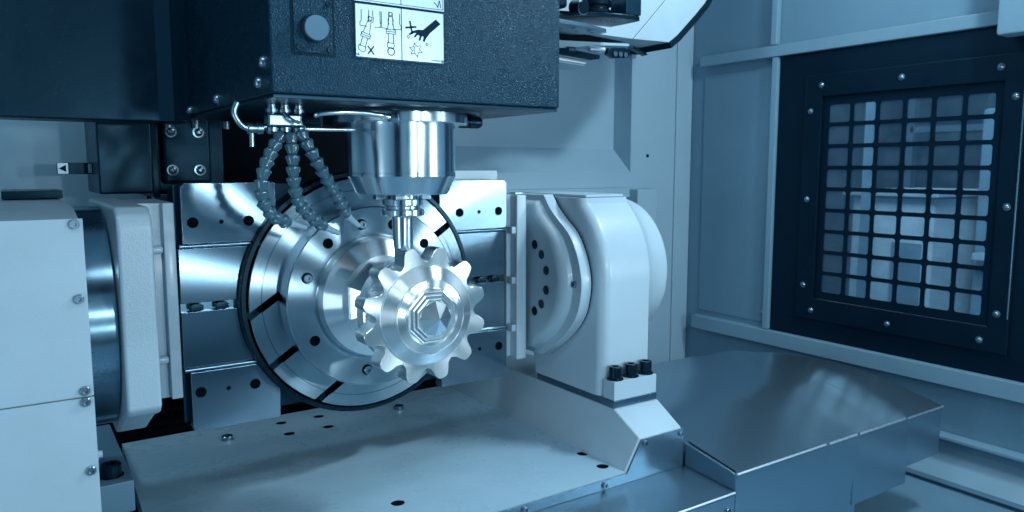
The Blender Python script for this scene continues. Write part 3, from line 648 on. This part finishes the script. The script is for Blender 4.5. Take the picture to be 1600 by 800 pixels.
t.part('round_button', lathe([(0.021, 1.1672), (0.0205, 1.156), (0.0200, 1.1535), (0.0188, 1.1520), (0.0178, 1.1522), (0, 1.1526)], 'Y', (0.4165, 1.812), 48), 'satin', ang=25)
# warning plate with pictograms
wp = t.part('warning_plate', box(0.484, 0.646, 1.1680, 1.1696, 1.7755, 1.8610, 0.0004), 'sign')
wp2 = t.part('warning_plate', box(0.484, 0.646, 1.1680, 1.1696, 1.8635, 1.9500, 0.0004), 'sign')
YI = 1.1678
def stroke(pts, wd=0.0007, closed=False, bm=None):
    pts = [Vector(p) for p in pts]
    if closed: pts = pts + [pts[0]]
    for a, c in zip(pts, pts[1:]):
        d = (c-a)
        if d.length < 1e-7: continue
        d.normalize(); n = Vector((-d.y, d.x))*wd/2; a2 = a-d*wd*0.4; c2 = c+d*wd*0.4
        bm = prism([tuple(a2-n), tuple(c2-n), tuple(c2+n), tuple(a2+n)], 'Y', YI-0.0003, YI, bm=bm)
    return bm
def px(u, v):   # pictogram drawing coordinates (0..1, 0..1 downwards) over the lower warning plate
    return (0.484 + 0.162*u, 1.861 - 0.0855*v)
def strokes(list_of, wd=0.0007):
    bm = None
    for pts, closed in list_of: bm = stroke([px(*p) for p in pts], wd, closed, bm)
    return bm
t.part('border', strokes([([(0.004, 0.01), (0.996, 0.01), (0.996, 0.99), (0.004, 0.99)], True), ([(0.505, 0.01), (0.505, 0.99)], False)], 0.0013), 'ink', wp)
def rot(pts, a, c):
    ca, sa = math.cos(R(a)), math.sin(R(a)); k = 0.162/0.0855
    return [(c[0] + ((x-c[0])*ca*k - (y-c[1])*sa)/k, c[1] + (x-c[0])*sa*k + (y-c[1])*ca) for x, y in pts]
def holder(cx, cy, a=0):
    L_ = [([(cx-.035, cy+.0), (cx-.018, cy-.24), (cx+.018, cy-.24), (cx+.035, cy)], False), ([(cx-.016, cy-.26), (cx+.016, cy-.26), (cx+.016, cy-.32), (cx-.016, cy-.32)], True),
          ([(cx-.05, cy), (cx+.05, cy)], False), ([(cx-.05, cy+.04), (cx+.05, cy+.04)], False), ([(cx-.05, cy+.08), (cx+.05, cy+.08)], False), ([(cx-.05, cy), (cx-.05, cy+.08)], False), ([(cx+.05, cy), (cx+.05, cy+.08)], False),
          ([(cx-.028, cy+.08), (cx-.028, cy+.26)], False), ([(cx+.028, cy+.08), (cx+.028, cy+.26)], False), ([(cx-.042, cy+.25), (cx+.03, cy+.25), (cx+.04, cy+.3), (cx+.02, cy+.36), (cx-.04, cy+.33)], True)]
    return [(rot(p, a, (cx, cy-.3)), c) for p, c in L_]
def socket(cx, top=.12):
    return [([(cx-.10, top), (cx-.10, top+.20), (cx-.115, top+.22), (cx-.115, top+.29), (cx-.04, top+.30)], False), ([(cx+.10, top), (cx+.10, top+.20), (cx+.115, top+.22), (cx+.115, top+.29), (cx+.04, top+.30)], False),
            ([(cx-.02, top), (cx-.02, top+.08), (cx-.03, top+.14), (cx-.02, top+.22)], False), ([(cx+.02, top), (cx+.02, top+.08), (cx+.03, top+.14), (cx+.02, top+.22)], False)]
t.part('pictogram', strokes(socket(.17) + holder(.165, .56, 17), 0.00105), 'ink', wp)
t.part('pictogram', strokes(socket(.385) + holder(.385, .43, 0), 0.00105), 'ink', wp)
t.part('cross_mark', strokes([([(.135, .78), (.195, .92)], False), ([(.195, .78), (.135, .92)], False)], 0.0022), 'ink', wp)
t.part('circle_mark', prism([px(.385 + .042*math.cos(2*math.pi*i/28), .84 + .080*math.sin(2*math.pi*i/28)) for i in range(28)], 'Y', YI-0.0003, YI,
       holes=[[px(.385 + .032*math.cos(2*math.pi*i/28), .84 + .061*math.sin(2*math.pi*i/28)) for i in range(28)]]), 'ink', wp)
t.part('cross_mark', strokes([([(.60, .24), (.625, .46)], False), ([(.555, .36), (.665, .33)], False)], 0.0030), 'ink', wp)
hand = [(x+.03 if x < .85 else x, y) for x, y in [(.90, .14), (.955, .22), (.80, .42), (.755, .52), (.735, .60), (.715, .585), (.728, .50), (.705, .49), (.685, .585), (.668, .575), (.680, .49), (.655, .475), (.628, .535), (.612, .52), (.640, .44), (.605, .455), (.565, .50), (.555, .475), (.60, .41), (.655, .375), (.72, .37)]]
t.part('hand_mark', prism([px(x, y) for x, y in hand], 'Y', YI-0.0003, YI), 'ink', wp)
st = []
for i in range(12):
    r_ = .075 if i % 2 == 0 else .042; a = 2*math.pi*i/12 + .3
    st.append((.665 + r_*math.cos(a), .765 + r_*1.75*math.sin(a)))
t.part('swarf_mark', strokes([(st, True), ([(.655, .70), (.64, .76), (.65, .82)], False), ([(.575, .50), (.60, .53), (.58, .56), (.565, .53)], True), ([(.79, .61), (.81, .64), (.79, .67), (.78, .64)], True)], 0.0010), 'ink', wp)
t.part('print_line', strokes([([(.845 + .012*i, .925), (.851 + .012*i, .95)], False) for i in range(9)], 0.0005), 'ink', wp)
t.part('border', prism([(0.486, 1.8655), (0.644, 1.8655), (0.644, 1.9480), (0.486, 1.9480)], 'Y', YI-0.0003, YI, holes=[[(0.4868, 1.8663), (0.6432, 1.8663), (0.6432, 1.9472), (0.4868, 1.9472)]], bm=None), 'ink', wp2)
bm_ = stroke([(0.5655, 1.8655), (0.5655, 1.948)], 0.0009)
t.part('divider_line', bm_, 'ink', wp2)
bm_ = stroke([(0.627, 1.8765), (0.632, 1.873), (0.634, 1.869), (0.637, 1.8805), (0.640, 1.869)], 0.0012)
t.part('pictogram', bm_, 'ink', wp2)
for x in (0.489, 0.6415): t.inst('rivet', dome_screw_mesh('chrome', 0.0022, 'rivet'), (x, 1.1679, 1.7800), parent=wp)

SPX, SPY = 0.657, 1.365
t = Thing('spindle_nose', 'shiny cylindrical steel spindle nose below the dark head', 'spindle', (SPX, SPY, 1.548))
t.part('collar', lathe([(0.155, 1.7050), (0.152, 1.7015), (0.148, 1.7000), (0.142, 1.7050)], 'Z', (SPX, SPY), 96), 'darkflat')
t.part('flange', lathe([(0.1285, 1.7048), (0.1300, 1.7035), (0.1300, 1.6840), (0.1285, 1.6825), (0.1085, 1.6823)], 'Z', (SPX, SPY), 96), 'spindle')
t.part('nose', lathe([(0.1050, 1.6822), (0.1050, 1.5900), (0.1042, 1.5893), (0.1042, 1.5880), (0.1052, 1.5873), (0.1052, 1.5830), (0.1040, 1.5800), (0.0900, 1.5500), (0.0880, 1.5480), (0.0500, 1.5478)], 'Z', (SPX, SPY), 128), 'spindle', ang=14)
for a in (20, 80, 140, 200, 260, 320):
    t.part('drain_slot', box(SPX+0.106*math.cos(R(a))-0.0006, SPX+0.106*math.cos(R(a))+0.0006, SPY+0.1052*math.sin(R(a))-0.0006, SPY+0.1052*math.sin(R(a))+0.0006, 1.583, 1.590), 'black')
for a in (235, 305, 180, 0):
    t.part('drive_key', box(SPX+0.050*math.cos(R(a))-0.009, SPX+0.050*math.cos(R(a))+0.009, SPY+0.050*math.sin(R(a))-0.009, SPY+0.050*math.sin(R(a))+0.009, 1.5385, 1.5476, 0.001), 'chrome')
t = Thing('tool_holder', 'steel taper tool holder with a V grooved collar gripping the cutter', 'tool holder', (SPX, SPY, 1.40))
t.part('collar', lathe([(0.0330, 1.5475), (0.0330, 1.5400), (0.0400, 1.5395), (0.0415, 1.5370), (0.0415, 1.5270), (0.0345, 1.5235), (0.0345, 1.5200), (0.0425, 1.5165), (0.0425, 1.5075), (0.0405, 1.5055), (0.0250, 1.5050)], 'Z', (SPX, SPY), 64), 'spindle', ang=25)
t.part('shank', lathe([(0.0250, 1.5049), (0.0222, 1.5030), (0.0212, 1.4980), (0.0200, 1.4600), (0.0165, 1.4100), (0.0160, 1.4000), (0.0080, 1.3990)], 'Z', (SPX, SPY), 48), 'spindle', ang=40)
b = lathe([(0.006, 1.3988), (0.006, 1.372), (0.002, 1.368), (0, 1.368)], 'Z', (SPX, SPY), 16)
t.part('cutter', b, 'chrome')
t = Thing('side_jet', 'short dark coolant jet fitting poking out right of the spindle flange', 'coolant jet', (0.82, SPY, 1.692))
t.part('body', lathe([(0.010, 0.782), (0.0125, 0.784), (0.0125, 0.800), (0.010, 0.802)], 'X', (1.355, 1.692), 20), 'black')
t.part('tip', lathe([(0.0115, 0.8025), (0.0125, 0.805), (0.0125, 0.826), (0.010, 0.832), (0.004, 0.835), (0, 0.835)], 'X', (1.355, 1.692), 20), 'black')

# ================================================================ COOLANT LINES
t = Thing('coolant_manifold', 'cluster of shiny pipe fittings and valves under the left of the head', 'manifold', (0.41, 1.30, 1.68))
t.part('block', box(0.376, 0.446, 1.285, 1.312, 1.668, 1.690, 0.004, seg=3), 'chrome')
for x in (0.386, 0.408, 0.432):
    t.part('stub', lathe([(0.0075, 1.7050), (0.0075, 1.699), (0.0105, 1.698), (0.0105, 1.692), (0.008, 1.691), (0.008, 1.669), (0.0105, 1.667), (0.0105, 1.660), (0.007, 1.656)], 'Z', (x, 1.298), 20), 'chrome')
t.part('valve_body', tube([(0.440, 1.283, 1.680), (0.462, 1.270, 1.680)], 0.0125, 20, smooth=False), 'black')
t.part('lever', tube([(0.402, 1.28, 1.690), (0.410, 1.272, 1.680), (0.424, 1.268, 1.674)], 0.003, 10), 'chrome')
t.part('elbow', tube([(0.376, 1.30, 1.668), (0.350, 1.30, 1.664), (0.334, 1.30, 1.672), (0.325, 1.30, 1.690), (0.330, 1.30, 1.706)], 0.0052, 14), 'chrome')
t.part('fitting', lathe([(0.0075, 0.345), (0.0095, 0.346), (0.0095, 0.354), (0.0075, 0.355), (0.0075, 0.360), (0.0095, 0.361), (0.0095, 0.370), (0.007, 0.371)], 'X', (1.30, 1.665), 18), 'chrome')
t.part('drip_tube', tube([(0.352, 1.30, 1.662), (0.352, 1.30, 1.634)], 0.0042, 12, smooth=False), 'chrome')
t = Thing('coolant_pipe', 'bent steel coolant pipe curving from the manifold to the spindle flange', 'pipe', (0.5, 1.26, 1.69))
t.part('pipe', tube([(0.449, 1.262, 1.6865), (0.455, 1.256, 1.6905), (0.490, 1.248, 1.6935), (0.530, 1.243, 1.6935), (0.560, 1.240, 1.690), (0.578, 1.243, 1.6875)], 0.0046, 14), 'spindle')
t.part('union', lathe([(0.008, -0.008), (0.0095, -0.006), (0.0095, 0.006), (0.007, 0.008)], 'X', (0, 0), 6), 'chrome')
t.root.children[-1].location = Vector((0.582, 1.2435, 1.687)) - t.loc if False else (0, 0, 0)
_u = t.root.children[-1]; _u.data.transform(Matrix.Translation(t.loc)); _u.data.transform(Matrix.Translation(Vector((0.584, 1.2455, 1.6868)) - t.loc))
t = Thing('lower_pipe', 'straight steel coolant rail running behind the manifold towards the spindle', 'pipe', (0.48, 1.30, 1.668))
t.part('pipe', tube([(0.438, 1.30, 1.6665), (0.545, 1.33, 1.6685)], 0.004, 12, smooth=False), 'spindle')
t.part('pipe_end', tube([(0.43, 1.298, 1.6665), (0.444, 1.302, 1.6665)], 0.0065, 14, smooth=False), 'chrome')

seg = lathe([(0.0062, 0.0), (0.0076, 0.0015), (0.0084, 0.0045), (0.0106, 0.0100), (0.0113, 0.0125), (0.0110, 0.0145), (0.0088, 0.0156), (0.0066, 0.0180)], 'Z', (0, 0), 18)
SEG = to_mesh('segment', seg, 'hose', 30)
TIP = to_mesh('nozzle_tip', lathe([(0.0072, 0.0), (0.0074, 0.004), (0.0058, 0.010), (0.0046, 0.034), (0.0028, 0.034), (0.0028, 0.02), (0, 0.02)], 'Z', (0, 0), 18), 'nozzle', 30)
def seghose(name, label, pts, tip_dir):
    P = [Vector(p) for p in pts]; Q = []
    for i in range(len(P)-1):
        p0, p1, p2, p3 = P[max(i-1, 0)], P[i], P[i+1], P[min(i+2, len(P)-1)]
        for k in range(20):
            q = k/20; Q.append(0.5*((2*p1) + (p2-p0)*q + (2*p0-5*p1+4*p2-p3)*q*q + (3*p1-p0-3*p2+p3)*q**3))
    Q.append(P[-1])
    t = Thing(name, label, 'coolant hose', P[0], 'segmented coolant hoses under the head')
    step = 0.0172; acc = 0; out = [Q[0]]
    for a, b_ in zip(Q, Q[1:]):
        acc += (b_-a).length
        if acc >= step: out.append(b_); acc = 0
    for a, b_ in zip(out, out[1:]):
        d = (a-b_).normalized()      # cup opens back towards the manifold
        e = d.to_track_quat('Z', 'Y').to_euler(); t.inst('segment', SEG, b_, e, scale=1.08)
    d = Vector(tip_dir).normalized(); t.inst('nozzle_tip', TIP, out[-1], d.to_track_quat('Z', 'Y').to_euler())
seghose('coolant_hose', 'segmented coolant hose bulging furthest left with its tip low in front of the table ring',
        [(0.400, 1.295, 1.655), (0.384, 1.285, 1.635), (0.366, 1.275, 1.605), (0.357, 1.27, 1.575), (0.357, 1.27, 1.545), (0.372, 1.275, 1.522), (0.395, 1.285, 1.509), (0.420, 1.298, 1.503)], (0.9, 0.25, -0.28))
seghose('coolant_hose', 'middle segmented coolant hose hanging nearly straight down and curling right at its end',
        [(0.413, 1.285, 1.655), (0.411, 1.275, 1.630), (0.410, 1.27, 1.600), (0.411, 1.27, 1.570), (0.418, 1.275, 1.543), (0.436, 1.285, 1.521), (0.458, 1.295, 1.505), (0.476, 1.305, 1.494)], (0.85, 0.35, -0.38))
seghose('coolant_hose', 'segmented coolant hose slanting furthest right from the manifold towards the cutter',
        [(0.428, 1.280, 1.660), (0.438, 1.270, 1.635), (0.452, 1.268, 1.607), (0.469, 1.272, 1.580), (0.487, 1.28, 1.555), (0.503, 1.29, 1.532), (0.515, 1.298, 1.513)], (0.75, 0.3, -0.6))

# ================================================================ TOOL MAGAZINE
t = Thing('tool_magazine', 'large pale rounded tool magazine housing with a dark rubber rim at the upper right', 'tool magazine', (1.7, 2.0, 1.96))
t.part('front_shell', prism([(1.28, 2.6), (1.28, 2.020), (1.7485, 2.018), (1.8905, 2.157), (1.978, 2.30), (2.028, 2.6)], 'Y', 1.890, 2.06, 0.002, ang=50), 'white', ang=40)
t.part('side_shell', prism([(1.7515, 2.018), (1.915, 2.022), (1.955, 2.050), (2.035, 2.122), (2.085, 2.170), (2.150, 2.262), (2.19, 2.40), (2.2, 2.6), (2.031, 2.6), (1.981, 2.30), (1.8935, 2.157)], 'Y', 1.890, 2.06, 0.002, ang=50), 'white', ang=40)
t.part('rubber_rim', prism([(1.916, 2.0205), (1.925, 2.003), (1.967, 2.032), (2.050, 2.107), (2.103, 2.158), (2.170, 2.252), (2.212, 2.40), (2.222, 2.6), (2.2015, 2.6), (2.1915, 2.40), (2.1515, 2.262), (2.0865, 2.1685), (2.0365, 2.1205), (1.9565, 2.0485)], 'Y', 1.888, 2.06, 0.001), 'rubber')
t.part('rear_rim', box(1.88, 1.917, 2.03, 2.06, 1.999, 2.019, 0.002), 'rubber')
t.part('rim_tab', box(1.885, 1.905, 2.04, 2.055, 1.985, 1.9985, 0.002), 'rail')
t = Thing('tool_gripper', 'dark tool gripper with a ring pot, round knob and upright lug beside the magazine', 'gripper', (1.5, 1.78, 2.0))
t.part('ring_holder', prism([(1.25, 1.83), (1.40, 1.79), (1.50, 1.745), (1.60, 1.725), (1.632, 1.735), (1.625, 1.86), (1.25, 1.87)], 'Z', 2.038, 2.052, 0.002), 'black')
t.part('upright_lug', box(1.570, 1.632, 1.728, 1.80, 2.0525, 2.40, 0.004), 'darkflat')
t.part('ring_pot', lathe([(0.050, 2.0525), (0.052, 2.054), (0.052, 2.064), (0.046, 2.067), (0.046, 2.074), (0.053, 2.077), (0.053, 2.090), (0.050, 2.094), (0.036, 2.094), (0.034, 2.06)], 'Z', (1.505, 1.80), 48), 'black', ang=25)
t.part('knob', tube([(1.398, 1.76, 2.056), (1.402, 1.725, 2.052)], 0.021, 28, smooth=False), 'black')
t.part('knob_ring', tube([(1.4017, 1.7245, 2.052), (1.4025, 1.7205, 2.0515)], 0.0222, 28, smooth=False), 'spindle')
t.part('knob_face', tube([(1.4026, 1.7203, 2.0515), (1.4030, 1.7180, 2.0512)], 0.0195, 28, smooth=False), 'black')
t.part('link_block', box(1.22, 1.378, 1.76, 1.84, 2.0525, 2.096, 0.010, seg=3), 'black')
t.part('arm_plate', prism([(1.22, 1.72), (1.42, 1.735), (1.535, 1.775), (1.535, 1.800), (1.46, 1.86), (1.22, 1.88)], 'Z', 2.000, 2.012, 0.0015), 'sheet')
hm = to_mesh('socket_hole', lathe([(0.0055, -0.0006), (0.0055, 0.0)], 'Z', (0, 0), 12), 'black')
for x, y in ((1.375, 1.79), (1.40, 1.765), (1.44, 1.80), (1.468, 1.775), (1.495, 1.795)): t.inst('socket_hole', hm, (x, y, 1.9999))
t = Thing('tool_pocket', 'small black clip with ridged fingers below the gripper arm', 'tool clip', (1.6, 1.9, 1.95))
t.part('recess', prism([(1.25, 1.992), (1.45, 1.986), (1.60, 1.992), (1.716, 2.0035), (1.60, 2.010), (1.45, 2.016), (1.25, 2.016)], 'Y', 1.884, 1.8885, 0.0005), 'void')
t.part('clip_plate', prism([(1.25, 1.955), (1.45, 1.962), (1.60, 1.982), (1.72, 1.990), (1.720, 1.998), (1.45, 1.9845), (1.25, 1.990)], 'Y', 1.875, 1.95, 0.002), 'wall')
t.part('clip_body', prism([(1.610, 1.955), (1.635, 1.944), (1.700, 1.950), (1.712, 1.972), (1.68, 1.981), (1.62, 1.975)], 'Y', 1.855, 1.874, 0.003), 'black')
for i in range(3): t.part('finger', lathe([(0.008, 1.850), (0.008, 1.8548)], 'Y', (1.640+i*0.022, 1.957), 14), 'satin')
t.part('side_clip', prism([(1.30, 1.945), (1.55, 1.932), (1.585, 1.938), (1.585, 1.950), (1.45, 1.960), (1.30, 1.957)], 'Y', 1.862, 1.874, 0.002), 'black')
t.part('side_lug', prism([(1.725, 1.985), (1.79, 1.966), (1.80, 1.971), (1.735, 1.993)], 'Y', 1.870, 1.889, 0.001), 'black')
t.part('plunger', tube([(1.545, 1.868, 1.966), (1.605, 1.868, 1.968)], 0.009, 16, smooth=False), 'edge')
t.part('pin', tube([(1.46, 1.866, 1.958), (1.485, 1.866, 1.959)], 0.008, 16, smooth=False), 'satin')
t = Thing('door_latch', 'small pale metal latch bar under the tool clip', 'latch', (1.5, 1.9, 1.93))
t.part('bar', prism([(1.25, 1.944), (1.40, 1.943), (1.548, 1.932), (1.554, 1.925), (1.545, 1.921), (1.25, 1.936)], 'Y', 1.885, 1.90, 0.003), 'edge')
t.part('pad', poly([(1.25, 1.887, 1.9355), (1.543, 1.887, 1.9205), (1.535, 1.96, 1.913), (1.25, 1.96, 1.925), (1.25, 1.887, 1.930), (1.543, 1.887, 1.916), (1.535, 1.96, 1.909), (1.25, 1.96, 1.920)],
       [(0, 1, 2, 3), (7, 6, 5, 4), (0, 4, 5, 1), (1, 5, 6, 2), (2, 6, 7, 3), (3, 7, 4, 0)]), 'wall')

# ---------------------------------------------------------------- render settings
S.render.engine = 'CYCLES'
S.cycles.max_bounces = 8; S.cycles.transparent_max_bounces = 12
S.cycles.caustics_reflective = False; S.cycles.caustics_refractive = False
S.cycles.sample_clamp_indirect = 4.0
